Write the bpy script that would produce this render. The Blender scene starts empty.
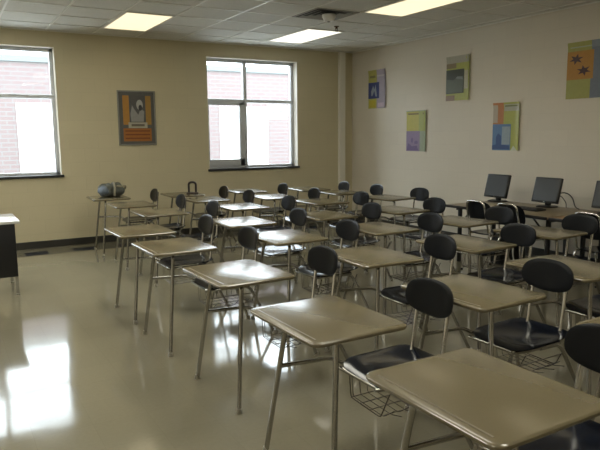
import bpy, bmesh, math, random
from mathutils import Vector, Matrix
random.seed(7)
COL = bpy.context.scene.collection
PI = math.pi

# ------------------------------------------------------------------ helpers
def obj(name, bm, mat, parent=None, smooth=True, loc=None, rot=None):
    me = bpy.data.meshes.new(name)
    bmesh.ops.recalc_face_normals(bm, faces=bm.faces[:])
    bm.to_mesh(me); bm.free()
    if smooth:
        me.polygons.foreach_set('use_smooth', [True] * len(me.polygons))
        me.set_sharp_from_angle(angle=math.radians(38))
    me.materials.append(mat)
    o = bpy.data.objects.new(name, me)
    COL.objects.link(o)
    if parent: o.parent = parent
    if loc: o.location = loc
    if rot: o.rotation_euler = rot
    return o

def thing(name, label, cat, loc=(0, 0, 0), rz=0, group=None):
    o = bpy.data.objects.new(name, None); COL.objects.link(o)
    o.empty_display_size = .1
    o.location = loc; o.rotation_euler = (0, 0, rz)
    o['label'] = label; o['category'] = cat
    if group: o['group'] = group
    return o

def tag(o, label, cat, group=None):
    o['label'] = label; o['category'] = cat
    if group: o['group'] = group
    return o

def struct(name, bm, mat, parent=None, smooth=False):
    o = obj(name, bm, mat, parent, smooth)
    o['kind'] = 'structure'
    return o

def kids(o):
    return [c for c in bpy.data.objects if c.parent is o]

def dup(root, loc, rz, label):
    def cp(o, par):
        ch = kids(o)
        c = o.copy(); COL.objects.link(c)
        if par: c.parent = par
        for k in ch: cp(k, c)
        return c
    r = cp(root, None)
    r.location = loc; r.rotation_euler = (0, 0, rz); r['label'] = label
    return r

def box(bm, x0, x1, y0, y1, z0, z1, bev=0, seg=2, M=None):
    vs = [bm.verts.new((x, y, z)) for x in (x0, x1) for y in (y0, y1) for z in (z0, z1)]
    fs = [(0, 1, 3, 2), (4, 6, 7, 5), (0, 4, 5, 1), (2, 3, 7, 6), (0, 2, 6, 4), (1, 5, 7, 3)]
    faces = [bm.faces.new([vs[i] for i in f]) for f in fs]
    if bev:
        es = list({e for f in faces for e in f.edges})
        r = bmesh.ops.bevel(bm, geom=es, offset=bev, segments=seg, affect='EDGES', profile=.5)
        if M:
            vv = {v for f in r['faces'] for v in f.verts} | {v for v in vs if v.is_valid}
            for v in vv: v.co = M @ v.co
    elif M:
        for v in vs: v.co = M @ v.co
    return bm

def fillet(pts, r, n=5):
    pts = [Vector(p) for p in pts]
    out = [pts[0]]
    for i in range(1, len(pts) - 1):
        p, a, b = pts[i], pts[i - 1], pts[i + 1]
        d1 = (a - p); d2 = (b - p)
        rr = min(r, d1.length * .49, d2.length * .49)
        s = p + d1.normalized() * rr; e = p + d2.normalized() * rr
        for k in range(n + 1):
            t = k / n
            out.append(s * (1 - t) ** 2 + p * 2 * t * (1 - t) + e * t * t)
    out.append(pts[-1])
    return out

def tube(bm, pts, r, n=10, cap=True, closed=False):
    pts = [Vector(p) for p in pts]
    rad = r if isinstance(r, (list, tuple)) else [r] * len(pts)
    rings = []
    up = None
    m = len(pts)
    for i, p in enumerate(pts):
        if closed:
            t = (pts[(i + 1) % m] - pts[i - 1])
        else:
            t = (pts[min(i + 1, m - 1)] - pts[max(i - 1, 0)])
        t.normalize()
        if up is None:
            up = Vector((0, 0, 1)) if abs(t.z) < .9 else Vector((1, 0, 0))
        s = t.cross(up).normalized(); up = s.cross(t).normalized()
        rings.append([bm.verts.new(p + (s * math.cos(2 * PI * k / n) + up * math.sin(2 * PI * k / n)) * rad[i]) for k in range(n)])
    L = m if closed else m - 1
    for i in range(L):
        A, B = rings[i], rings[(i + 1) % m]
        for k in range(n):
            bm.faces.new((A[k], A[(k + 1) % n], B[(k + 1) % n], B[k]))
    if cap and not closed:
        bm.faces.new(rings[0][::-1]); bm.faces.new(rings[-1])
    return bm

def lathe(bm, prof, c=(0, 0, 0), n=20):
    rings = []
    for r, z in prof:
        rings.append([bm.verts.new((c[0] + r * math.cos(2 * PI * k / n), c[1] + r * math.sin(2 * PI * k / n), c[2] + z)) for k in range(n)])
    for i in range(len(rings) - 1):
        for k in range(n):
            bm.faces.new((rings[i][k], rings[i][(k + 1) % n], rings[i + 1][(k + 1) % n], rings[i + 1][k]))
    bm.faces.new(rings[0][::-1]); bm.faces.new(rings[-1])
    return bm

def rrect(w, h, r, n=6):
    """outline of a rounded rectangle, centred"""
    out = []
    for cx, cy, a0 in ((w / 2 - r, h / 2 - r, 0), (-w / 2 + r, h / 2 - r, PI / 2), (-w / 2 + r, -h / 2 + r, PI), (w / 2 - r, -h / 2 + r, 3 * PI / 2)):
        for k in range(n + 1):
            a = a0 + PI / 2 * k / n
            out.append((cx + r * math.cos(a), cy + r * math.sin(a)))
    return out

def plate(bm, prof_of_level, fn):
    """closed body out of stacked outlines; fn maps (u, v, level value) to a point"""
    rings = []
    for outline, lv in prof_of_level:
        rings.append([bm.verts.new(fn(u, v, lv)) for u, v in outline])
    n = len(rings[0])
    for i in range(len(rings) - 1):
        for k in range(n):
            bm.faces.new((rings[i][k], rings[i][(k + 1) % n], rings[i + 1][(k + 1) % n], rings[i + 1][k]))
    bm.faces.new(rings[0][::-1]); bm.faces.new(rings[-1])
    return bm

def shell(bm, W, H, N, fn, th):
    """curved shell on a superellipse disc: fn(u,v) gives a point, th the thickness, thickness along fn normal"""
    R, A = 8, 40
    def nrm(u, v):
        e = 1e-3
        a = fn(u + e, v) - fn(u - e, v); b = fn(u, v + e) - fn(u, v - e)
        return a.cross(b).normalized()
    tops, bots = [], []
    for i in range(R + 1):
        s = i / R
        ring_t, ring_b = [], []
        for k in range(A):
            a = 2 * PI * k / A
            ca, sa = math.cos(a), math.sin(a)
            u = W / 2 * s * math.copysign(abs(ca) ** (2 / N), ca)
            v = H / 2 * s * math.copysign(abs(sa) ** (2 / N), sa)
            p = fn(u, v); nn = nrm(u, v)
            t = th / 2 * (1 if i < R else .35)
            ring_t.append(p + nn * t); ring_b.append(p - nn * t)
            if i == 0: break
        tops.append(ring_t); bots.append(ring_b)
    for layer in (tops, bots):
        V = [[bm.verts.new(p) for p in r] for r in layer]
        for k in range(A):
            bm.faces.new((V[0][0], V[1][k], V[1][(k + 1) % A]))
        for i in range(1, R):
            for k in range(A):
                bm.faces.new((V[i][k], V[i + 1][k], V[i + 1][(k + 1) % A], V[i][(k + 1) % A]))
        if layer is tops: T = V[-1]
        else: B = V[-1]
    for k in range(A):
        bm.faces.new((T[k], T[(k + 1) % A], B[(k + 1) % A], B[k]))
    return bm

# ---------------------------------------------------------------- materials
def nt(name):
    m = bpy.data.materials.new(name); m.use_nodes = True
    t = m.node_tree; b = t.nodes['Principled BSDF']
    return m, t, b

def mat(name, col, rough=.5, metal=0, noise=0, nscale=20, spec=.5, bump=0, bscale=200, rvar=0, coat=0):
    m, t, b = nt(name)
    b.inputs['Roughness'].default_value = rough
    b.inputs['Metallic'].default_value = metal
    b.inputs['Specular IOR Level'].default_value = spec
    b.inputs['Coat Weight'].default_value = coat
    b.inputs['Coat Roughness'].default_value = .08
    tc = t.nodes.new('ShaderNodeTexCoord')
    nz = t.nodes.new('ShaderNodeTexNoise'); nz.inputs['Scale'].default_value = nscale; nz.inputs['Detail'].default_value = 4
    t.links.new(tc.outputs['Object'], nz.inputs['Vector'])
    rp = t.nodes.new('ShaderNodeMapRange')
    rp.inputs['To Min'].default_value = 1 - noise; rp.inputs['To Max'].default_value = 1 + noise
    t.links.new(nz.outputs['Fac'], rp.inputs['Value'])
    mx = t.nodes.new('ShaderNodeVectorMath'); mx.operation = 'SCALE'
    mx.inputs[0].default_value = col[:3]
    t.links.new(rp.outputs['Result'], mx.inputs['Scale'])
    t.links.new(mx.outputs['Vector'], b.inputs['Base Color'])
    if rvar:
        r2 = t.nodes.new('ShaderNodeMapRange')
        r2.inputs['To Min'].default_value = rough - rvar; r2.inputs['To Max'].default_value = rough + rvar
        t.links.new(nz.outputs['Fac'], r2.inputs['Value']); t.links.new(r2.outputs['Result'], b.inputs['Roughness'])
    if bump:
        n2 = t.nodes.new('ShaderNodeTexNoise'); n2.inputs['Scale'].default_value = bscale
        t.links.new(tc.outputs['Object'], n2.inputs['Vector'])
        bp = t.nodes.new('ShaderNodeBump'); bp.inputs['Strength'].default_value = bump; bp.inputs['Distance'].default_value = .002
        t.links.new(n2.outputs['Fac'], bp.inputs['Height']); t.links.new(bp.outputs['Normal'], b.inputs['Normal'])
    return m

def emit(name, col, s):
    m, t, b = nt(name)
    b.inputs['Base Color'].default_value = (.25, .25, .22, 1)
    b.inputs['Emission Color'].default_value = (*col, 1); b.inputs['Emission Strength'].default_value = s
    return m

def block_wall(name, col, axes, mortar=.965, bw=.406, bh=.203, rough=.55):
    """painted concrete block: faint courses; axes picks the horizontal coordinate"""
    m, t, b = nt(name)
    N, L = t.nodes, t.links
    b.inputs['Roughness'].default_value = rough
    tc = N.new('ShaderNodeTexCoord'); sp = N.new('ShaderNodeSeparateXYZ'); cb = N.new('ShaderNodeCombineXYZ')
    L.new(tc.outputs['Object'], sp.inputs[0]); L.new(sp.outputs[axes], cb.inputs[0]); L.new(sp.outputs['Z'], cb.inputs[1])
    bk = N.new('ShaderNodeTexBrick')
    bk.offset = .5
    bk.inputs['Scale'].default_value = 1; bk.inputs['Brick Width'].default_value = bw; bk.inputs['Row Height'].default_value = bh
    bk.inputs['Mortar Size'].default_value = .006; bk.inputs['Mortar Smooth'].default_value = .6
    bk.inputs['Color1'].default_value = (*[c * 1.012 for c in col], 1); bk.inputs['Color2'].default_value = (*[c * .988 for c in col], 1)
    bk.inputs['Mortar'].default_value = (*[c * mortar for c in col], 1)
    L.new(cb.outputs[0], bk.inputs['Vector'])
    nz = N.new('ShaderNodeTexNoise'); nz.inputs['Scale'].default_value = 1.3; nz.inputs['Detail'].default_value = 5
    L.new(tc.outputs['Object'], nz.inputs['Vector'])
    mr = N.new('ShaderNodeMapRange'); mr.inputs['To Min'].default_value = .95; mr.inputs['To Max'].default_value = 1.05
    L.new(nz.outputs['Fac'], mr.inputs['Value'])
    vm = N.new('ShaderNodeVectorMath'); vm.operation = 'SCALE'
    L.new(bk.outputs['Color'], vm.inputs[0]); L.new(mr.outputs[0], vm.inputs['Scale'])
    L.new(vm.outputs[0], b.inputs['Base Color'])
    n2 = N.new('ShaderNodeTexNoise'); n2.inputs['Scale'].default_value = 90
    L.new(tc.outputs['Object'], n2.inputs['Vector'])
    ad = N.new('ShaderNodeMath'); ad.operation = 'MULTIPLY_ADD'; ad.inputs[1].default_value = -1.0
    L.new(bk.outputs['Fac'], ad.inputs[0]); L.new(n2.outputs['Fac'], ad.inputs[2])
    bp = N.new('ShaderNodeBump'); bp.inputs['Strength'].default_value = .25; bp.inputs['Distance'].default_value = .004
    L.new(ad.outputs[0], bp.inputs['Height']); L.new(bp.outputs[0], b.inputs['Normal'])
    return m

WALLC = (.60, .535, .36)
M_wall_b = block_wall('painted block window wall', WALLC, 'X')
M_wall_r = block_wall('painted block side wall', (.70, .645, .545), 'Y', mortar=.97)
M_wall_w = block_wall('painted block rear walls', (.45, .40, .30), 'X')
M_reveal = mat('cream reveal paint', (.82, .79, .70), .5)

def floor_mat():
    m, t, b = nt('waxed vinyl tile')
    N, L = t.nodes, t.links
    tc = N.new('ShaderNodeTexCoord')
    bk = N.new('ShaderNodeTexBrick'); bk.offset = 0
    bk.inputs['Scale'].default_value = 1; bk.inputs['Brick Width'].default_value = .305; bk.inputs['Row Height'].default_value = .305
    bk.inputs['Mortar Size'].default_value = .0012; bk.inputs['Mortar Smooth'].default_value = .3
    base = (.232, .212, .150)
    bk.inputs['Color1'].default_value = (*[c * 1.02 for c in base], 1); bk.inputs['Color2'].default_value = (*[c * .975 for c in base], 1)
    bk.inputs['Mortar'].default_value = (*[c * .88 for c in base], 1)
    L.new(tc.outputs['Object'], bk.inputs['Vector'])
    nz = N.new('ShaderNodeTexNoise'); nz.inputs['Scale'].default_value = 45; nz.inputs['Detail'].default_value = 6
    L.new(tc.outputs['Object'], nz.inputs['Vector'])
    mr = N.new('ShaderNodeMapRange'); mr.inputs['To Min'].default_value = .93; mr.inputs['To Max'].default_value = 1.07
    L.new(nz.outputs['Fac'], mr.inputs['Value'])
    vm = N.new('ShaderNodeVectorMath'); vm.operation = 'SCALE'
    L.new(bk.outputs['Color'], vm.inputs[0]); L.new(mr.outputs[0], vm.inputs['Scale'])
    # dark accent tiles: every other tile in a line along the window wall
    sp = N.new('ShaderNodeSeparateXYZ'); L.new(tc.outputs['Object'], sp.inputs[0])
    def math_(op, a, bb, c=None):
        n = N.new('ShaderNodeMath'); n.operation = op
        for i, v in enumerate((a, bb, c)):
            if v is None: continue
            if isinstance(v, (int, float)): n.inputs[i].default_value = v
            else: L.new(v, n.inputs[i])
        return n.outputs[0]
    ax = math_('ADD', sp.outputs['X'], 20 * .63 - .885)
    md = math_('MODULO', ax, .63)
    inx = math_('LESS_THAN', md, .30)
    y1 = math_('GREATER_THAN', sp.outputs['Y'], 8.90)
    y2 = math_('LESS_THAN', sp.outputs['Y'], 9.17)
    f = math_('MULTIPLY', math_('MULTIPLY', inx, y1), y2)
    mx = N.new('ShaderNodeMix'); mx.data_type = 'RGBA'
    L.new(f, mx.inputs['Factor']); L.new(vm.outputs[0], mx.inputs['A']); mx.inputs['B'].default_value = (.025, .035, .055, 1)
    L.new(mx.outputs['Result'], b.inputs['Base Color'])
    # worn wax
    n2 = N.new('ShaderNodeTexNoise'); n2.inputs['Scale'].default_value = 1.6; n2.inputs['Detail'].default_value = 5
    L.new(tc.outputs['Object'], n2.inputs['Vector'])
    r2 = N.new('ShaderNodeMapRange'); r2.inputs['From Min'].default_value = .3; r2.inputs['From Max'].default_value = .7
    r2.inputs['To Min'].default_value = .05; r2.inputs['To Max'].default_value = .12
    L.new(n2.outputs['Fac'], r2.inputs['Value']); L.new(r2.outputs[0], b.inputs['Roughness'])
    n3 = N.new('ShaderNodeTexNoise'); n3.inputs['Scale'].default_value = 3.0; n3.inputs['Detail'].default_value = 2
    L.new(tc.outputs['Object'], n3.inputs['Vector'])
    bp = N.new('ShaderNodeBump'); bp.inputs['Strength'].default_value = .25; bp.inputs['Distance'].default_value = .004
    L.new(n3.outputs['Fac'], bp.inputs['Height']); L.new(bp.outputs[0], b.inputs['Normal'])
    b.inputs['Specular IOR Level'].default_value = .62
    return m
M_floor = floor_mat()
M_base = mat('dark vinyl base', (.035, .034, .03), .35)
M_ceil = mat('speckled ceiling tile', (.70, .69, .645), .8, noise=.10, nscale=60, bump=.3, bscale=150)
M_grid = mat('white painted grid', (.80, .79, .74), .35)
M_frame = mat('grey window metal', (.62, .64, .68), .4, metal=.1)
M_sill = mat('black sill edge', (.03, .03, .032), .4)
M_lite = emit('lit troffer lens', (1, .86, .57), 1.2)
M_litew = emit('lit troffer lens bright', (1, .95, .80), 1.6)
M_lite_boost = emit('boosted unseen troffer lens', (1, .97, .84), 13.5)  # for added out-of-view fixtures, far brighter than the visible ones to lift the room
M_vent = mat('grey diffuser blade', (.30, .29, .26), .5)
M_ventd = mat('dark duct', (.02, .02, .02), .7)
M_white = mat('white plastic', (.92, .92, .92), .4)
M_brass = mat('dark brass', (.12, .09, .06), .35, metal=.8)
M_lam = mat('tan laminate', (.142, .117, .067), .205, noise=.05, nscale=120, spec=1.0, rvar=.02)
M_lamedge = mat('laminate groove', (.16, .13, .085), .35)
M_tube = mat('brushed nickel tube', (.38, .37, .34), .18, metal=.95, noise=.08, nscale=30)
M_chrome = mat('chrome', (.75, .74, .72), .12, metal=1)
M_shell = mat('navy black plastic', (.005, .006, .008), .3, spec=.22, bump=.15, bscale=500)
M_seat = mat('navy black seat plastic', (.006, .008, .014), .16, spec=.3)
M_wire = mat('dark steel wire', (.10, .085, .065), .4, metal=.6)
M_rubber = mat('steel glide', (.45, .43, .38), .3, metal=.9)
M_black = mat('black enamel', (.006, .006, .007), .45)
M_blk2 = mat('black plastic', (.012, .012, .013), .35)
M_screen = mat('dark matte screen', (.045, .05, .055), .3, spec=.4)
M_wood = mat('brown table laminate', (.23, .135, .055), .4, noise=.15, nscale=14)
M_woodt = mat('tan table laminate', (.22, .175, .11), .35, noise=.08, nscale=14)
M_paper = mat('white paper', (.82, .82, .80), .6)
M_topw = mat('pale desk laminate', (.62, .61, .58), .18, spec=.6)
M_beige = mat('beige key plastic', (.36, .32, .24), .5)

# ------------------------------------------------------------- room shell
X0, X1, Y0, Y1, ZC = -2.4, 6.636, -1.7, 9.445, 3.073
bm = bmesh.new(); box(bm, X0 - .2, X1 + .2, Y0 - .2, Y1 + .25, -.15, 0); struct('floor', bm, M_floor)
bm = bmesh.new(); box(bm, X0 - .2, X1 + .2, Y0 - .2, Y1 + .25, ZC, ZC + .15); struct('ceiling', bm, M_ceil)
WT = .25
wins = [(-.19, 1.497, 1.045, 2.85), (3.786, 5.464, 1.045, 2.85)]
bm = bmesh.new()
xs = [X0 - .2, wins[0][0], wins[0][1], wins[1][0], wins[1][1], X1 + .2]
for i in (0, 2, 4): box(bm, xs[i], xs[i + 1], Y1, Y1 + WT, 0, ZC)
for w in wins:
    box(bm, w[0], w[1], Y1, Y1 + WT, 0, w[2]); box(bm, w[0], w[1], Y1, Y1 + WT, w[3], ZC)
struct('wall_back', bm, M_wall_b)
bm = bmesh.new(); box(bm, X1, X1 + .2, Y0 - .2, Y1, 0, ZC); struct('wall_right', bm, M_wall_r)
bm = bmesh.new(); box(bm, X0 - .2, X0, Y0 - .2, Y1, 0, ZC); struct('wall_left', bm, M_wall_r)
bm = bmesh.new(); box(bm, X0, X1, Y0 - .2, Y0, 0, ZC); struct('wall_front', bm, M_wall_w)
# vertical pipe cover by the corner
bm = bmesh.new(); box(bm, 6.315, 6.44, Y1 - .07, Y1, .0, ZC, .008); struct('trim_1', bm, M_reveal)
# vinyl base
bm = bmesh.new(); box(bm, X0, X1, Y1 - .012, Y1, 0, .105, .004); struct('baseboard_back', bm, M_base)
bm = bmesh.new(); box(bm, X1 - .012, X1, Y0, Y1 - .012, 0, .105, .004); struct('baseboard_right', bm, M_base)
bm = bmesh.new(); box(bm, X0, X0 + .012, Y0, Y1 - .012, 0, .105, .004); struct('baseboard_left', bm, M_base)
# suspended-ceiling grid
bm = bmesh.new()
G = .635
x = .125 + G - 4 * G
gx = []
k = -4
while .76 + k * G < X1:
    if .76 + k * G > X0: gx.append(.76 + k * G)
    k += 1
gy = []
k = -16
while 8.86 + k * G < Y1:
    if 8.86 + k * G > Y0: gy.append(8.86 + k * G)
    k += 1
for gxx in gx: box(bm, gxx - .011, gxx + .011, Y0, Y1, ZC - .008, ZC + .001)
for gyy in gy: box(bm, X0, X1, gyy - .009, gyy + .009, ZC - .007, ZC + .001)
struct('trim_2', bm, M_grid)
# wall angle
bm = bmesh.new(); box(bm, X0, X1, Y1 - .018, Y1, ZC - .012, ZC); box(bm, X1 - .018, X1, Y0, Y1, ZC - .012, ZC)
struct('trim_3', bm, M_grid)

# --------------------------------------------------------------- windows
def glass_mat():
    m = bpy.data.materials.new('window glass'); m.use_nodes = True
    t = m.node_tree; t.nodes.clear()
    o = t.nodes.new('ShaderNodeOutputMaterial'); a = t.nodes.new('ShaderNodeBsdfTransparent'); g = t.nodes.new('ShaderNodeBsdfGlossy')
    a.inputs['Color'].default_value = (.96, .98, .98, 1); g.inputs['Roughness'].default_value = .02
    f = t.nodes.new('ShaderNodeFresnel'); f.inputs['IOR'].default_value = 1.12
    x = t.nodes.new('ShaderNodeMixShader')
    t.links.new(f.outputs[0], x.inputs[0]); t.links.new(a.outputs[0], x.inputs[1]); t.links.new(g.outputs[0], x.inputs[2]); t.links.new(x.outputs[0], o.inputs[0])
    return m
M_glass = glass_mat()
for n, (x0, x1, z0, z1) in enumerate(wins):
    r = thing('window_%d' % (n + 1), 'x', 'window'); del r['label']; del r['category']; r['kind'] = 'structure'
    r.location = (0, 0, 0)
    yf = Y1 + .135
    xm = x0 + .735 if n == 1 else x0 + .74
    zt = 2.17
    bm = bmesh.new()
    fw = .055
    box(bm, x0, x0 + fw, yf, yf + .07, z0, z1, .006); box(bm, x1 - fw, x1, yf, yf + .07, z0, z1, .006)
    box(bm, x0, x1, yf, yf + .07, z1 - fw, z1, .006); box(bm, x0, x1, yf, yf + .07, z0, z0 + .045, .006)
    box(bm, xm - .03, xm + .03, yf - .005, yf + .075, z0, z1, .006)
    box(bm, x0, x1, yf - .004, yf + .074, zt - .025, zt + .025, .006)
    struct('window_frame', bm, M_frame, r, True)
    # opening lower-left sash
    bm = bmesh.new()
    a0, a1, b0, b1 = x0 + fw, xm - .03, z0 + .045, zt - .025
    sx0, sx1, sz0, sz1 = .012, .085, .11, .05
    box(bm, a0, a0 + sx0, yf - .02, yf + .03, b0, b1, .003); box(bm, a1 - sx1, a1, yf - .02, yf + .03, b0, b1, .006)
    box(bm, a0, a1, yf - .02, yf + .03, b0, b0 + sz0, .006); box(bm, a0, a1, yf - .02, yf + .03, b1 - sz1, b1, .006)
    struct('window_sash', bm, mat('grey sash %d' % n, (.6, .62, .65), .35, metal=.1), r, True)
    bm = bmesh.new()
    box(bm, x0 + .01, x1 - .01, yf + .035, yf + .041, z0 + .01, z1 - .01)
    struct('window_pane', bm, M_glass, r)
    # painted reveal lining and dark sill edge
    bm = bmesh.new()
    box(bm, x0, x0 + .006, Y1 - .003, yf, z0, z1); box(bm, x1 - .006, x1, Y1 - .003, yf, z0, z1); box(bm, x0, x1, Y1 - .003, yf, z1 - .006, z1)
    struct('window_reveal', bm, M_reveal, r)
    bm = bmesh.new(); box(bm, x0 - .02, x1 + .025, Y1 - .03, yf, z0 - .03, z0 + .006, .004)
    struct('window_sill', bm, M_sill, r, True)

# sheet with the room number facing out of the right window
yw = Y1 + .135 + .030
sg = thing('paper_sign', 'white paper sheet with room number taped inside the upper right of the lower pane', 'sign', (5.15, yw, 2.115))
M_thin = bpy.data.materials.new('thin backlit paper'); M_thin.use_nodes = True
_t = M_thin.node_tree; _t.nodes.clear()
_o = _t.nodes.new('ShaderNodeOutputMaterial'); _a = _t.nodes.new('ShaderNodeBsdfTranslucent'); _d = _t.nodes.new('ShaderNodeBsdfDiffuse'); _x = _t.nodes.new('ShaderNodeMixShader')
_a.inputs['Color'].default_value = (.9, .9, .9, 1); _d.inputs['Color'].default_value = (.8, .8, .8, 1); _x.inputs[0].default_value = .3
_t.links.new(_a.outputs[0], _x.inputs[1]); _t.links.new(_d.outputs[0], _x.inputs[2]); _t.links.new(_x.outputs[0], _o.inputs[0])
bm = bmesh.new(); vs = [bm.verts.new((a, 0, b_)) for a, b_ in ((-.20, -.25), (.20, -.25), (.20, 0), (-.20, 0))]; bm.faces.new(vs)
obj('paper_sheet', bm, M_thin, sg, False)
cu = bpy.data.curves.new('num', 'FONT'); cu.body = '811'; cu.size = .15; cu.extrude = .0006; cu.align_x = 'CENTER'
to = bpy.data.objects.new('num', cu); COL.objects.link(to)
dg = bpy.context.evaluated_depsgraph_get(); me = bpy.data.meshes.new_from_object(to.evaluated_get(dg))
bpy.data.objects.remove(to)
me.materials.clear(); me.materials.append(mat('sign ink', (.55, .55, .56), .6))
o = bpy.data.objects.new('room_number', me); COL.objects.link(o); o.parent = sg
o.rotation_euler = (PI / 2, 0, PI); o.location = (0, -.0022, -.165)

# ------------------------------------------------------- outside (seen through glass)
def brick():
    m, t, b = nt('sunlit brick')
    N, L = t.nodes, t.links
    tc = N.new('ShaderNodeTexCoord'); sp = N.new('ShaderNodeSeparateXYZ'); cb = N.new('ShaderNodeCombineXYZ')
    L.new(tc.outputs['Object'], sp.inputs[0]); L.new(sp.outputs['X'], cb.inputs[0]); L.new(sp.outputs['Z'], cb.inputs[1])
    bk = N.new('ShaderNodeTexBrick'); bk.inputs['Scale'].default_value = 1
    bk.inputs['Brick Width'].default_value = .30; bk.inputs['Row Height'].default_value = .10; bk.inputs['Mortar Size'].default_value = .014
    bk.inputs['Color1'].default_value = (.152, .112, .112, 1); bk.inputs['Color2'].default_value = (.156, .121, .120, 1); bk.inputs['Mortar'].default_value = (.156, .147, .147, 1)
    L.new(cb.outputs[0], bk.inputs['Vector']); L.new(bk.outputs['Color'], b.inputs['Base Color'])
    b.inputs['Roughness'].default_value = .9
    return m
M_brick = brick()
M_trimw = mat('pale cast stone', (.138, .158, .162), .8)
M_extw = mat('white door paint', (.85, .85, .85), .6)
M_ground = mat('pale concrete', (.5, .5, .48), .9, noise=.1, nscale=3)
bm = bmesh.new(); box(bm, -30, 40, Y1 + WT, 60, -.3, -.12); struct('ground', bm, M_ground)
ext = thing('brick_building', 'sunlit red brick building with pale coping and white doors seen outside the windows', 'building', (0, 15.5, -.12))
bm = bmesh.new(); box(bm, -8, 22, 0, 5, 0, 3.42); obj('wall', bm, M_brick, ext, False)
bm = bmesh.new(); box(bm, -8.05, 22.05, -.05, 5.05, 3.42, 3.56, .01); obj('coping', bm, M_trimw, ext, False)
for (dx0, dx1) in ((1.56, 2.75), (6.55, 8.0)):
    bm = bmesh.new(); box(bm, dx0, dx1, -.03, .02, .9, 2.5, .01); d = obj('window', bm, M_extw, ext, False)
    bm = bmesh.new(); box(bm, dx0 + .1, dx1 - .1, -.045, -.03, 1.0, 2.4, .004)
    obj('pane', bm, mat('overexposed pane', (.92, .93, .95), .3), d, False)

# --------------------------------------------------------- ceiling fittings
def troffer(i, j, label, m):
    """2 x 4 fixture filling grid cell column i, rows j..j+1 down from the window wall"""
    xa = .76 + i * G; yb = 8.86 - j * G; ya = yb - 2 * G
    t = thing('ceiling_light', label, 'ceiling light', ((xa + xb_) / 2 if False else xa + G / 2, (ya + yb) / 2, ZC), 0, 'recessed ceiling lights')
    w, l = G - .022, 2 * G - .02
    bm = bmesh.new()
    e = .022
    for a in (-1, 1):
        box(bm, a * w / 2 - (e if a > 0 else 0), a * w / 2 + (0 if a > 0 else e), -l / 2, l / 2, -.012, -.001)
        box(bm, -w / 2, w / 2, a * l / 2 - (e if a > 0 else 0), a * l / 2 + (0 if a > 0 else e), -.012, -.001)
    obj('frame', bm, M_grid, t, False)
    bm = bmesh.new(); box(bm, -w / 2 + e, w / 2 - e, -l / 2 + e, l / 2 - e, -.009, -.001)
    obj('diffuser', bm, m, t, False)
    return t
troffer(2, 0, 'lit cream ceiling light near the upper left, over the left desks', M_lite)
troffer(6, 0, 'brightest lit ceiling light, next to the window beside the air vent', M_litew)
troffer(6, 4, 'lit ceiling light cut off by the top photo edge, right of the vent', M_lite)
# unseen fixtures added on the same grid, most boosted to brighten the room
for i, j in ((2, 4), (-2, 0), (-2, 4), (2, 8), (6, 8), (-2, 8), (2, 12), (-2, 12)):
    troffer(i, j, 'added unseen recessed ceiling light that helps brighten the room', M_lite if i == 6 else M_lite_boost)

v = thing('ceiling_vent', 'square grey air vent with slanted blades in the ceiling', 'vent', (3.935 + G / 2, 6.32 + G / 2, ZC))
h = G / 2 - .012
bm = bmesh.new(); box(bm, -h, h, -h, h, -.004, -.001); obj('duct', bm, M_ventd, v, False)
bm = bmesh.new()
for a in (-1, 1):
    box(bm, min(a * h, a * (h - .03)), max(a * h, a * (h - .03)), -h, h, -.014, -.002); box(bm, -h, h, min(a * h, a * (h - .03)), max(a * h, a * (h - .03)), -.0139, -.002)
obj('frame', bm, M_vent, v, False)
for q in range(3):
    s = .25 - q * .075
    bm = bmesh.new()
    o1, o2 = rrect(2 * s, 2 * s, .004, 1), rrect(2 * s - .09, 2 * s - .09, .004, 1)
    A = [bm.verts.new((a, b_, -.018)) for a, b_ in o1]; B = [bm.verts.new((a, b_, -.006)) for a, b_ in o2]
    for k in range(len(A)):
        bm.faces.new((A[k], A[(k + 1) % len(A)], B[(k + 1) % len(A)], B[k]))
    obj('blade', bm, M_vent, v, False)
sd = thing('smoke_detector', 'small round white ceiling sensor under the air vent', 'smoke detector', (4.28, 6.60, ZC - .014))
bm = bmesh.new(); lathe(bm, [(.085, 0), (.085, -.03), (.06, -.075), (.02, -.08)], n=24); obj('housing', bm, M_white, sd)
bm = bmesh.new(); lathe(bm, [(.018, -.078), (.018, -.09)], n=12); obj('lens', bm, M_vent, sd)
sp_ = thing('sprinkler_head', 'tiny dark fire sprinkler hanging from the ceiling between vent and bright light', 'sprinkler', (4.86, 7.30, ZC + .002))
bm = bmesh.new(); lathe(bm, [(.038, 0), (.034, -.01), (.014, -.012), (.014, -.035)], n=16); obj('escutcheon', bm, M_brass, sp_)
bm = bmesh.new(); tube(bm, [(-.014, 0, -.03), (-.022, 0, -.05), (0, 0, -.068), (.022, 0, -.05), (.014, 0, -.03)], .004, 6); lathe(bm, [(.024, -.068), (.024, -.072)], n=14)
obj('deflector', bm, M_brass, sp_)

# ---------------------------------------------------------------- posters
def flat(name, col, rough=.35):
    return mat('print ' + name, col, rough, noise=.12, nscale=25)
CY = {}
def pm(col):
    if col not in CY: CY[col] = flat(str(col), col)
    return CY[col]

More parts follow.
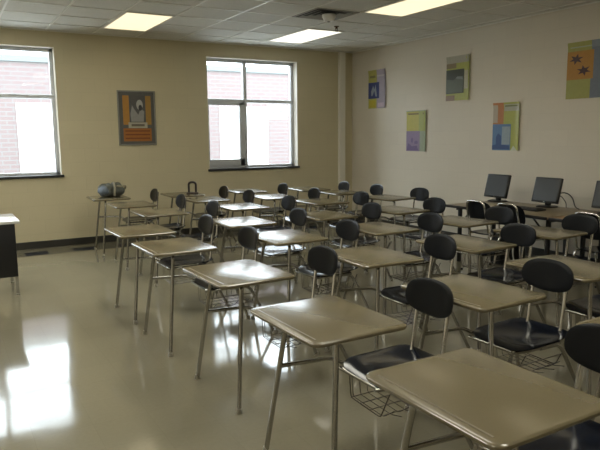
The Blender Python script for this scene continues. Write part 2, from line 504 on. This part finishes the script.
# framed print on the window wall
p = thing('framed_poster', 'orange and grey framed print with a black and white photo between the two windows', 'poster', (2.63, Y1, 1.87))
W2, H2 = .27, .39
bm = bmesh.new()
for a in (-1, 1):
    box(bm, min(a * W2, a * (W2 + .02)), max(a * W2, a * (W2 + .02)), -.02, 0, -H2 - .02, H2 + .02, .003)
    box(bm, -W2, W2, -.02, 0, min(a * H2, a * (H2 + .02)), max(a * H2, a * (H2 + .02)), .003)
obj('frame', bm, mat('pale grey frame', (.25, .25, .22), .4), p, True)
def fp(par, name, x0, x1, z0, z1, y, col):
    bm = bmesh.new(); box(bm, x0, x1, y, y + .003, z0, z1); return obj(name, bm, pm(col), par, False)
fp(p, 'mount', -W2, W2, -H2, H2, -.008, (.11, .11, .105))
fp(p, 'orange_panel', -.21, -.115, -.10, .335, -.010, (.42, .21, .04))
fp(p, 'orange_panel', .135, .22, -.10, .335, -.010, (.36, .21, .05))
fp(p, 'orange_panel', -.215, .215, -.35, -.155, -.010, (.36, .14, .03))
ph = fp(p, 'photo', -.115, .135, -.06, .335, -.010, (.10, .10, .10))
fp(p, 'caption_strip', -.135, .155, -.15, -.065, -.0115, (.42, .40, .32))
# leaning figure shapes of the print
bm = bmesh.new()
sh = [(-.09, -.055), (.10, -.055), (.115, .10), (.06, .14), (.02, .05), (-.03, .12), (-.07, .19), (-.10, .06)]
vs = [bm.verts.new((a, -.0115, b_)) for a, b_ in sh]; bm.faces.new(vs)
obj('print_shape', bm, pm((.30, .30, .29)), ph, False)
bm = bmesh.new()
vs = [bm.verts.new((.045 + .05 * math.cos(a), -.012, .20 + .075 * math.sin(a))) for a in [2 * PI * k / 20 for k in range(20)]]; bm.faces.new(vs)
obj('print_shape', bm, pm((.42, .42, .40)), ph, False)
bm = bmesh.new()
vs = [bm.verts.new((.055 + .028 * math.cos(a), -.0125, .155 + .045 * math.sin(a))) for a in [2 * PI * k / 16 for k in range(16)]]; bm.faces.new(vs)
obj('print_shape', bm, pm((.05, .05, .05)), ph, False)
fp(p, 'text_line', -.09, .11, -.125, -.09, -.0125, (.15, .13, .10))
for q in range(3):
    fp(p, 'text_line', -.19, .19, -.205 - q * .055, -.185 - q * .055, -.0115, (.20, .06, .02))

def poster(yc, zc, w, h_, base, panels, label, curl=.02):
    """sheet on the right wall; panels are (u0,u1,v0,v1,colour[,poly]) with u running from the window side, v up, both 0..1"""
    r = thing('wall_poster', label, 'poster', (X1, yc, zc), 0, 'science posters on the right wall')
    NX = 8
    def off(u, v): return -.004 - curl * max(0, (u - .8) / .2) ** 2 - curl * .6 * max(0, (v - .85) / .15) ** 2
    def sheet(name, u0, u1, v0, v1, col, lift, poly=None):
        bm = bmesh.new()
        if poly:
            vs = [bm.verts.new((off(a, b_) - lift, w / 2 - a * w, -h_ / 2 + b_ * h_)) for a, b_ in poly]; bm.faces.new(vs)
        else:
            n1 = max(1, int(NX * (u1 - u0)) + 1); n2 = max(1, int(NX * (v1 - v0)) + 1)
            V = [[bm.verts.new((off(u0 + (u1 - u0) * i / n1, v0 + (v1 - v0) * j / n2) - lift, w / 2 - (u0 + (u1 - u0) * i / n1) * w, -h_ / 2 + (v0 + (v1 - v0) * j / n2) * h_)) for j in range(n2 + 1)] for i in range(n1 + 1)]
            for i in range(n1):
                for j in range(n2): bm.faces.new((V[i][j], V[i + 1][j], V[i + 1][j + 1], V[i][j + 1]))
        return obj(name, bm, pm(col), r, True)
    sheet('sheet', 0, 1, 0, 1, base, 0)
    lf = .0015
    for q in panels:
        sheet(q[0], q[1], q[2], q[3], q[4], q[5], lf, q[6] if len(q) > 6 else None); lf += .0006
    return r
YG = (.40, .42, .08)
poster(8.69, 2.37, .50, .655, (.42, .38, .47), [
    ('yellow_panel', 0, .48, .0, 1, (.50, .48, .14)), ('yellow_panel', .05, .42, .03, .22, (.55, .47, .05)),
    ('picture', 0, .62, .26, .68, (.055, .075, .24)),
    ('print_shape', 0, 0, 0, 0, (.35, .42, .52), [(.18, .33), (.24, .33), (.34, .46), (.42, .31), (.50, .31), (.42, .62), (.34, .50), (.28, .60), (.16, .45)]),
    ('text_line', .10, .40, .80, .86, (.25, .24, .10)), ('text_line', .5, .95, .82, .86, (.55, .53, .55)), ('text_line', .55, .9, .03, .14, (.60, .50, .60))],
    'purple and yellow poster with a blue picture, nearest the room corner')
poster(7.65, 1.64, .48, .645, (.36, .42, .30), [
    ('yellow_panel', .0, .62, .50, .98, (.50, .46, .10)), ('green_panel', .62, .98, .50, .98, (.38, .42, .12)),
    ('picture', .0, .68, .0, .50, (.28, .22, .36)), ('text_line', .08, .9, .90, .94, (.20, .16, .06)),
    ('print_shape', 0, 0, 0, 0, (.17, .12, .26), [(.02, .02), (.62, .02), (.55, .14), (.30, .12), (.10, .20)]),
    ('print_shape', 0, 0, 0, 0, (.18, .13, .27), [(.25, .22), (.33, .20), (.36, .30), (.30, .34), (.24, .30)]),
    ('print_shape', 0, 0, 0, 0, (.18, .13, .27), [(.42, .18), (.58, .18), (.60, .24), (.50, .27), (.42, .24)])],
    'yellow and green poster with a lilac picture, lower left on the wall')
poster(6.755, 2.395, .48, .64, YG, [
    ('pale_panel', .0, .98, .84, 1, (.38, .36, .27)), ('brown_panel', 0, .42, .73, .84, (.22, .17, .08)),
    ('pale_panel', .76, .95, .25, .66, (.48, .45, .28)), ('brown_panel', 0, .38, 0, .12, (.24, .15, .08)),
    ('picture', 0, .76, .16, .70, (.035, .045, .022)),
    ('print_shape', 0, 0, 0, 0, (.10, .12, .075), [(.0, .18), (.70, .18), (.74, .48), (.50, .52), (.30, .46), (.0, .50)]),
    ('print_shape', 0, 0, 0, 0, (.20, .23, .19), [(.40, .50), (.72, .46), (.70, .53), (.48, .54)])],
    'yellow-green poster with a dark green landscape picture, highest in the middle')
poster(5.83, 1.68, .46, .64, YG, [
    ('orange_panel', .0, .40, .55, 1, (.45, .18, .06)), ('pale_panel', 0, .18, .58, .98, (.45, .38, .28)), ('pale_panel', .42, .98, .82, .96, (.46, .46, .34)),
    ('picture', 0, .68, .0, .55, (.10, .20, .38)), ('pale_panel', .36, .66, .12, .50, (.30, .37, .42)),
    ('print_shape', 0, 0, 0, 0, (.035, .08, .22), [(.0, .02), (.66, .02), (.64, .10), (.34, .12), (.34, .30), (.22, .36), (.14, .28), (.14, .12), (.0, .10)]),
    ('print_shape', 0, 0, 0, 0, (.55, .58, .42), [(.70, .0), (.95, .0), (.80, .10)]), ('text_line', .45, .92, .91, .94, (.2, .22, .08))],
    'yellow-green poster with orange strip and blue picture, low on the wall above the monitors')
st = []
def star(cx, cy, r1, r2, n, rot):
    return [(cx + (r1 if k % 2 == 0 else r2) * math.cos(rot + PI * k / n), cy + .75 * (r1 if k % 2 == 0 else r2) * math.sin(rot + PI * k / n)) for k in range(2 * n)]
poster(4.55, 2.32, .76, .66, (.16, .19, .24), [
    ('yellow_panel', .0, .42, .0, 1, (.36, .36, .09)), ('pale_panel', .42, 1, .88, 1, (.22, .26, .30)), ('text_line', .05, .95, .90, .93, (.42, .45, .30)),
    ('picture', .0, .46, .34, .84, (.45, .22, .03)),
    ('print_shape', 0, 0, 0, 0, (.06, .03, .03), star(.16, .70, .13, .055, 6, .3)), ('print_shape', 0, 0, 0, 0, (.08, .04, .04), star(.30, .49, .13, .055, 6, .7)),
    ('pale_panel', .72, .86, .12, .5, (.32, .34, .37))],
    'blue-grey and yellow poster with two dark star shapes on orange, at the far right')

# ------------------------------------------------------- student desk unit
def student_desk():
    r = thing('student_desk', 'x', 'desk', (0, 0, 0), 0, 'student desks with attached chairs')
    HT = .762
    W, Lh = .496, .612
    bm = bmesh.new()
    lv = []
    for ins, z in ((.020, HT - .024), (.004, HT - .020), (0, HT - .014), (0, HT - .006), (.004, HT - .0015), (.009, HT)):
        o_ = rrect(W - 2 * ins, Lh - 2 * ins, (.042 - ins * .7), 7)
        lv.append((o_, z))
    plate(bm, lv, lambda u, v_, z: (u, v_, z))
    top = obj('desktop', bm, M_lam, r)
    bm = bmesh.new(); box(bm, -W / 2 + .032, -W / 2 + .040, -Lh / 2 + .05, Lh / 2 - .05, HT - .001, HT + .0006)
    obj('pencil_groove', bm, M_lamedge, top, False)
    # front rail and legs
    zt = HT - .032
    bm = bmesh.new(); tube(bm, [(-.075, -.15, zt), (-.075, .15, zt)], .0125, 12)
    tube(bm, [(-.07, -.12, zt), (.16, -.10, zt)], .010, 10); tube(bm, [(-.07, .12, zt), (.16, .10, zt)], .010, 10)
    obj('top_rail', bm, M_tube, r)
    for s in (-1, 1):
        bm = bmesh.new()
        tube(bm, fillet([(-.075, s * .14, zt), (-.078, s * .208, zt - .002), (-.158, s * .303, .012)], .045, 6), .0130, 12)
        lg = obj('front_leg', bm, M_tube, r)
        bm = bmesh.new(); lathe(bm, [(.017, 0), (.018, .006), (.015, .02), (.0128, .03)], (-.160, s * .305, 0), 14)
        obj('glide', bm, M_rubber, lg)
    # side bar on the student's right, running down to the seat frame
    bm = bmesh.new()
    tube(bm, fillet([(-.108, .243, .465), (.18, .225, .455), (.27, .20, .408), (.56, .155, .405)], .04, 6), .0115, 12)
    tube(bm, [(.22, -.13, .402), (.22, .20, .402)], .011, 10)
    tube(bm, [(.56, -.155, .405), (.56, .155, .405)], .011, 10)
    tube(bm, fillet([(.20, -.12, .402), (.30, -.145, .402), (.56, -.155, .405)], .03, 4), .011, 10)
    obj('seat_frame', bm, M_tube, r)
    for s in (-1, 1):
        bm = bmesh.new(); tube(bm, fillet([(.40, s * .150, .398), (.56, s * .158, .398), (.735, s * .235, .012)], .05, 6), .0118, 12)
        lg = obj('rear_leg', bm, M_tube, r)
        bm = bmesh.new(); lathe(bm, [(.017, 0), (.018, .006), (.015, .02), (.012, .03)], (.739, s * .237, 0), 14)
        obj('glide', bm, M_rubber, lg)
        bm = bmesh.new(); tube(bm, fillet([(.50, s * .112, .41), (.620, s * .112, .412), (.645, s * .112, .60), (.671, s * .108, .81)], .05, 6), .0118, 12)
        obj('back_post', bm, M_chrome, r)
    # seat shell
    bm = bmesh.new()
    def sf(u, v_):
        x, y = u / .21, v_ / .205
        z = .432 + .018 * max(0, x) ** 3 - .014 * max(0, 1 - x * x) * (1 - y * y) - .030 * max(0, -x - .55) ** 2 * 3 + .008 * y * y
        return Vector((.432 + u, .01 + v_, z))
    shell(bm, .44, .41, 5.2, sf, .014)
    obj('seat', bm, M_seat, r)
    # backrest
    bm = bmesh.new()
    def bf(u, v_):
        x = .656 - .026 * (u / .17) ** 2 + v_ * .16
        return Vector((x, u, .755 + v_))
    shell(bm, .345, .185, 2.5, bf, .018)
    obj('backrest', bm, M_shell, r)
    # book basket
    bm = bmesh.new()
    for k in range(8):
        x = .27 + k * .046
        tube(bm, fillet([(x, .165, .395), (x, .15, .255), (x, -.10, .245), (x + .004, -.172, .262 if k % 2 else .30)], .02, 3), .0022, 5)
    for (y, z) in ((.15, .253), (.07, .251), (-.01, .249), (-.09, .246)):
        tube(bm, [(.255, y, z), (.61, y, z)], .0024, 5)
    tube(bm, fillet([(.612, .165, .395), (.615, .15, .255), (.612, -.10, .247), (.612, -.172, .395)], .02, 3), .003, 5)
    tube(bm, fillet([(.255, .165, .395), (.255, .15, .255), (.250, -.10, .247), (.250, -.172, .395)], .02, 3), .003, 5)
    tube(bm, fillet([(.250, -.165, .34), (.612, -.165, .34)], .02, 3), .0026, 5)
    obj('book_basket', bm, M_wire, r)
    return r

R = math.radians
A_ = 'tan desk with attached chair, '
spots = [
 (1.462, 1.348, 0, 'large tan desk with attached chair nearest the camera, bottom right foreground'),
 (1.46, 2.29, 0.5, A_ + 'second from camera in the leftmost line'),
 (1.512, 3.37, 2, A_ + 'third in the leftmost line, window glare on it'),
 (1.478, 4.47, 1, A_ + 'fourth from camera in the leftmost line'),
 (1.475, 5.39, 1, A_ + 'fifth from camera in the leftmost line'),
 (2.035, 6.60, 0, A_ + 'two places in front of the grey bag'),
 (1.99, 7.59, -1, A_ + 'directly in front of the grey bag desk'),
 (1.955, 8.64, -2, A_ + 'by the back wall under a grey bag'),
 (2.57, 1.33, 2, A_ + 'one corner showing at the right photo edge'),
 (2.385, 2.29, 1.5, A_ + 'second from camera in the second line'),
 (2.505, 3.35, -1.5, A_ + 'third from camera in the second line'),
 (2.405, 4.38, .9, A_ + 'fourth in the second line, half its top glaring'),
 (2.485, 5.40, 0, A_ + 'fifth in the second line, brightest white top'),
 (3.03, 6.58, 0, A_ + 'sixth in the second line, white glare on top'),
 (2.98, 7.62, 0, A_ + 'directly in front of the dark arched handle'),
 (2.97, 8.49, -2, A_ + 'by the back wall under the arched handle'),
 (3.33, 2.39, -1, A_ + 'second from camera in the third line'),
 (3.42, 3.36, 3, A_ + 'third from camera in the third line'),
 (3.33, 4.34, 1, A_ + 'fourth from camera in the third line'),
 (3.41, 5.37, 1, A_ + 'fifth from camera in the third line'),
 (4.10, 6.52, 1, A_ + 'sixth in the third line, mid room'),
 (3.90, 7.42, -3, A_ + 'seventh in the third line, below the right window'),
 (3.96, 8.46, -3, A_ + 'closest to the right window, glare on top'),
 (4.42, 2.36, 0, A_ + 'outermost at the right edge, left corner showing'),
 (4.35, 3.42, 6, A_ + 'before the middle monitor in the rightmost line'),
 (4.25, 4.28, 5, A_ + 'before the furthest monitor in the rightmost line'),
 (4.325, 5.31, 6, A_ + 'fifth from camera in the rightmost line'),
 (5.10, 6.44, 7, A_ + 'beside the right wall beyond the computer table'),
 (5.01, 7.42, -3, A_ + 'second from the back wall near the room corner'),
 (4.93, 8.20, -5, A_ + 'in the far corner by the pipe cover'),
]
proto = student_desk()
for i, (x, y, a, lab) in enumerate(spots):
    if i == 0:
        proto.location = (x, y, 0);  proto.rotation_euler = (0, 0, R(a)); proto['label'] = lab
    else:
        d_ = dup(proto, (x, y, 0), R(a), lab)

proto.scale = (1.045, 1, 1)
# -------------------------------------------------- things on the far desks
bg = thing('drawstring_bag', 'crumpled grey and blue cloth bag on the desk by the back wall', 'bag', (2.02, 8.72, .762), R(-4))
def lump(bm, c, rx, ry, rz, seed, amp=.12):
    rnd = random.Random(seed); ph_ = [rnd.uniform(0, 6) for _ in range(6)]
    n, m_ = 22, 12
    rows = []
    for j in range(m_ + 1):
        th = PI * j / m_
        row = []
        for k in range(n):
            a = 2 * PI * k / n
            f = 1 + amp * (math.sin(3 * a + ph_[0]) * math.sin(2 * th + ph_[1]) + .6 * math.sin(7 * a + ph_[2]) * math.sin(3 * th) + .4 * math.sin(5 * th + ph_[3]))
            z = c[2] + rz * math.cos(th) * f
            row.append(bm.verts.new((c[0] + rx * f * math.sin(th) * math.cos(a), c[1] + ry * f * math.sin(th) * math.sin(a), max(z, .001))))
        rows.append(row)
    for j in range(m_):
        for k in range(n):
            bm.faces.new((rows[j][k], rows[j][(k + 1) % n], rows[j + 1][(k + 1) % n], rows[j + 1][k]))
    bmesh.ops.remove_doubles(bm, verts=bm.verts[:], dist=.0008)
bm = bmesh.new(); lump(bm, (-.06, 0, .085), .12, .12, .10, 3); lump(bm, (.06, .0, .085), .12, .12, .10, 5)
obj('body', bm, mat('grey green cloth', (.10, .105, .09), .8, noise=.6, nscale=22), bg)
bm = bmesh.new(); lump(bm, (-.10, -.03, .085), .085, .105, .075, 9, .08); obj('side_pocket', bm, mat('blue grey cloth', (.13, .16, .20), .7, noise=.2, nscale=25), bg)
bm = bmesh.new()
tube(bm, fillet([(.02, -.12, .02), (.03, -.14, .12), (.03, -.05, .19), (.04, .06, .19)], .04, 4), .014, 8)
tube(bm, fillet([(.06, -.10, .15), (.12, -.12, .14), (.19, -.06, .15), (.19, .0, .10)], .04, 4), .013, 8)
obj('strap', bm, mat('beige webbing', (.30, .27, .20), .7), bg)

hd = thing('arched_handle', 'dark brown upright arched handle standing on a desk by the back wall', 'handle', (3.11, 8.44, .7625), R(-25))
bm = bmesh.new()
tube(bm, fillet([(-.05, 0, .012), (-.052, 0, .165), (.052, 0, .165), (.05, 0, .012)], .045, 7), .016, 12)
obj('loop', bm, mat('dark brown leather', (.018, .010, .007), .45), hd)
bm = bmesh.new(); box(bm, -.085, .085, -.03, .03, 0, .02, .006); obj('foot', bm, mat('brown strap', (.05, .03, .02), .5), hd)

# --------------------------------------------------------- teacher's desk
td = thing('teacher_desk', 'black metal desk with a pale shiny top at the left edge of the photo', 'desk', (-.075, 7.0, 0), R(0))
bm = bmesh.new(); box(bm, -.70, .70, -.35, .35, .735, .765, .006); obj('desktop', bm, M_topw, td)
bm = bmesh.new(); box(bm, -.66, .655, -.325, -.305, .195, .735, .004); obj('front_panel', bm, M_black, td)
bm = bmesh.new(); box(bm, .635, .655, -.305, .32, .50, .735, .004); box(bm, -.66, -.64, -.305, .32, .50, .735, .004); obj('side_panel', bm, M_black, td)
for sx in (-1, 1):
    for sy in (-1, 1):
        bm = bmesh.new(); box(bm, sx * .64 - .014, sx * .64 + .014, sy * .30 - .014, sy * .30 + .014, .015, .735, .003)
        lg = obj('leg', bm, M_tube, td)
        bm = bmesh.new(); lathe(bm, [(.018, 0), (.018, .012), (.010, .02)], (sx * .64, sy * .30, 0), 12); obj('foot', bm, M_rubber, lg)
for q, (x, y, a) in enumerate(((.28, 7.08, 12), (.45, 6.92, -20), (.10, 6.9, 5))):
    bm = bmesh.new(); box(bm, -.108, .108, -.14, .14, 0, .0018)
    o = obj('paper_sheet', bm, M_paper, None, False, (x, y, .7655 + q * .002), (0, 0, R(a)))
    tag(o, ['white paper sheet lying on the black desk, furthest back', 'white paper sheet lying on the near corner of the black desk', 'white paper sheet lying on the black desk at the photo edge'][q], 'paper', 'papers on the black desk')

# ------------------------------------------------- computer tables, screens
def comp_table(y0, y1, top, label):
    t = thing('computer_table', label, 'table', (5.82, (y0 + y1) / 2, 0), 0, 'computer tables along the right wall')
    L2 = (y1 - y0) / 2
    bm = bmesh.new(); box(bm, -.46, .46, -L2, L2, .695, .722, .004); obj('tabletop', bm, top, t)
    bm = bmesh.new(); box(bm, -.464, -.458, -L2, L2, .690, .723, .002); obj('edge_band', bm, M_blk2, t)
    bm = bmesh.new(); box(bm, -.33, .33, -L2 + .06, -L2 + .085, .65, .695); box(bm, -.33, .33, L2 - .085, L2 - .06, .65, .695); obj('apron', bm, M_blk2, t, False)
    for sx in (-1, 1):
        for sy in (-1, 1):
            bm = bmesh.new(); box(bm, sx * .30 - .02, sx * .30 + .02, sy * (L2 - .10) - .02, sy * (L2 - .10) + .02, 0, .69, .004)
            lg = obj('leg', bm, M_blk2, t)
            bm = bmesh.new(); tube(bm, [(sx * .30, sy * (L2 - .12), .50), (sx * .30, sy * (L2 - .32), .69)], .010, 8); obj('brace', bm, M_tube, lg)
    return t
comp_table(4.13, 5.62, M_woodt, 'tan computer table with black legs holding the first monitors')
comp_table(2.60, 4.11, M_wood, 'brown wood-topped computer table at the right edge of the photo')

def monitor(x, y, rz, label, tilt=14):
    m_ = thing('monitor', label, 'monitor', (x, y, .723), rz, 'black flat-panel monitors')
    T = Matrix.Translation((0, 0, .20)) @ Matrix.Rotation(R(tilt), 4, 'Y') @ Matrix.Translation((0, 0, -.20))
    bm = bmesh.new(); box(bm, -.030, .012, -.178, .178, .045, .345, .008, 2, T); obj('casing', bm, M_blk2, m_)
    bm = bmesh.new(); box(bm, -.0325, -.029, -.158, .158, .068, .326, 0, 2, T); obj('screen', bm, M_screen, m_, False)
    bm = bmesh.new(); box(bm, .0, .035, -.035, .035, .01, .18, .008, 2); box(bm, -.02, .05, -.055, .055, .12, .16, .006); obj('stand_neck', bm, M_blk2, m_)
    bm = bmesh.new()
    plate(bm, [(rrect(.20, .22, .06), 0), (rrect(.20, .22, .06), .008), (rrect(.17, .19, .05), .014)], lambda u, v_, z: (u, v_, z)); obj('stand_base', bm, M_blk2, m_)
    bm = bmesh.new(); lathe(bm, [(.005, 0), (.005, .004)], n=10)
    for v_ in bm.verts: v_.co = T @ (Matrix.Translation((-.031, 0, .056)) @ Matrix.Rotation(-PI / 2, 4, 'Y') @ v_.co)
    obj('power_button', bm, M_chrome, m_)
    return m_
monitor(6.14, 5.49, 0, 'black monitor furthest from the camera on the tan table')
monitor(6.14, 4.74, 0, 'black monitor in the middle with cables behind it')
monitor(6.14, 3.95, 0, 'black monitor cut off by the right edge of the photo')
def keyboard(x, y, label, m):
    k = thing('keyboard', label, 'keyboard', (x, y, .7225), 0, 'keyboards on the tables')
    bm = bmesh.new(); box(bm, -.08, .08, -.22, .22, 0, .02, .006); obj('body', bm, m, k)
    for q in range(4):
        bm = bmesh.new()
        for j in range(14): box(bm, -.058 + q * .03, -.034 + q * .03, -.2 + j * .0285, -.176 + j * .0285, .019, .027, .002, 1)
        obj('key_row', bm, m, k)
keyboard(5.72, 5.30, 'beige keyboard in front of the furthest monitor', M_beige)
keyboard(5.74, 4.72, 'dark keyboard in front of the middle monitor', M_blk2)
bm = bmesh.new()
tube(bm, fillet([(6.225, 4.70, .87), (6.28, 4.60, .90), (6.27, 4.50, .85), (6.24, 4.44, .74), (6.20, 4.36, .729)], .08, 5), .006, 6)
tube(bm, fillet([(6.225, 4.74, .85), (6.27, 4.66, .86), (6.27, 4.58, .78), (6.22, 4.54, .729)], .08, 5), .005, 6)
tag(obj('monitor_cable', bm, M_blk2), 'black cables looping down behind the middle monitor', 'cable')
def tower(y, label):
    t = thing('computer_tower', label, 'computer', (5.98, y, 0), 0, 'black computers under the tables')
    bm = bmesh.new(); box(bm, -.21, .21, -.09, .09, .012, .42, .008); obj('case', bm, M_blk2, t)
    bm = bmesh.new(); box(bm, -.222, -.208, -.088, .088, .014, .418, .005); obj('front_bezel', bm, M_black, t)
    bm = bmesh.new(); box(bm, -.226, -.22, -.07, .07, .34, .375, .002); obj('disc_drive', bm, M_vent, t)
    for sx in (-1, 1):
        bm = bmesh.new(); box(bm, sx * .17 - .02, sx * .17 + .02, -.08, .08, 0, .012); obj('foot', bm, M_blk2, t, False)
tower(5.15, 'black computer tower under the tan table')
tower(3.1, 'black computer tower under the brown table')

def stack_chair(x, y, rz, label):
    """shell chair with a bent chrome frame; local +X is the way it faces"""
    c = thing('stacking_chair', label, 'chair', (x, y, 0), rz, 'chrome-framed chairs at the computer tables')
    bm = bmesh.new()
    shell(bm, .40, .36, 4, lambda u, v_: Vector((.02 + u, v_, .455 - .012 * (1 - (v_ / .2) ** 2) - .02 * max(0, u / .21) ** 3)), .012)
    obj('seat', bm, M_seat, c)
    bm = bmesh.new()
    shell(bm, .36, .26, 3.0, lambda u, v_: Vector((-.205 - v_ * .22 + .03 * (u / .2) ** 2 * 1.0, u, .70 + v_)), .014)
    obj('backrest', bm, M_shell, c)
    bm = bmesh.new()
    tube(bm, fillet([(-.12, -.15, .44), (-.19, -.145, .47), (-.268, -.13, .83), (-.268, .13, .83), (-.19, .145, .47), (-.12, .15, .44)], .07, 6), .0115, 10)
    obj('back_frame', bm, M_chrome, c)
    for s in (-1, 1):
        bm = bmesh.new(); tube(bm, fillet([(-.05, s * .16, .438), (-.17, s * .17, .435), (-.25, s * .185, .01)], .04, 5), .0115, 10); l1 = obj('leg', bm, M_chrome, c)
        bm = bmesh.new(); lathe(bm, [(.016, 0), (.015, .02)], (-.252, s * .185, 0), 12); obj('foot', bm, M_blk2, l1)
        bm = bmesh.new(); tube(bm, fillet([(-.05, s * .16, .438), (.16, s * .17, .435), (.22, s * .185, .01)], .04, 5), .0115, 10); l2 = obj('leg', bm, M_chrome, c)
        bm = bmesh.new(); lathe(bm, [(.016, 0), (.015, .02)], (.222, s * .185, 0), 12); obj('foot', bm, M_blk2, l2)
    return c
stack_chair(5.46, 4.97, 0, 'chrome-framed black chair pulled up before the furthest monitor')
stack_chair(5.50, 4.55, 0, 'chrome-framed black chair in front of the middle monitor')
stack_chair(5.51, 3.60, 0, 'chrome-framed black chair at the brown table by the right photo edge')

# ------------------------------------------------------------------ light
w = bpy.data.worlds.new('World'); bpy.context.scene.world = w; w.use_nodes = True
N, L = w.node_tree.nodes, w.node_tree.links
bgn = N['Background']
bgn.inputs['Color'].default_value = (.86, .94, 1, 1); bgn.inputs['Strength'].default_value = 9.5
su = bpy.data.lights.new('sun', 'SUN'); su.energy = 1.5; su.angle = R(3); su.color = (1, .97, .92)
so = bpy.data.objects.new('sun', su); COL.objects.link(so); so.rotation_euler = (R(38), 0, R(-20))
for n, (x0, x1, z0, z1) in enumerate(wins):
    la = bpy.data.lights.new('window_portal', 'AREA'); la.shape = 'RECTANGLE'; la.size = x1 - x0; la.size_y = z1 - z0
    la.cycles.is_portal = True
    lo = bpy.data.objects.new('window_portal', la); COL.objects.link(lo)
    lo.location = ((x0 + x1) / 2, Y1 + .26, (z0 + z1) / 2); lo.rotation_euler = (-PI / 2, 0, 0)

# ----------------------------------------------------------------- camera
cd = bpy.data.cameras.new('camera'); co = bpy.data.objects.new('camera', cd); COL.objects.link(co)
F_, YAW, PIT, ROL = 611.4, .527, .145, -.009
cd.sensor_width = 36; cd.lens = F_ / 600 * 36; cd.clip_start = .05
cy, sy, cp, sp2 = math.cos(YAW), math.sin(YAW), math.cos(PIT), math.sin(PIT)
Fv = Vector((sy * cp, cy * cp, -sp2)); Rv = Vector((cy, -sy, 0)); Uv = Rv.cross(Fv)
R2 = Rv * math.cos(ROL) + Uv * math.sin(ROL); U2 = -Rv * math.sin(ROL) + Uv * math.cos(ROL)
Mx = Matrix((( R2.x, U2.x, -Fv.x, 0), (R2.y, U2.y, -Fv.y, 0), (R2.z, U2.z, -Fv.z, 1.581), (0, 0, 0, 1)))
co.matrix_world = Mx
sc = bpy.context.scene
sc.camera = co
sc.view_settings.view_transform = 'Standard'
sc.view_settings.look = 'None'
sc.view_settings.exposure = 0
sc.cycles.use_denoising = True
sc.cycles.max_bounces = 8; sc.cycles.diffuse_bounces = 5; sc.cycles.glossy_bounces = 4
sc.cycles.sample_clamp_indirect = 6
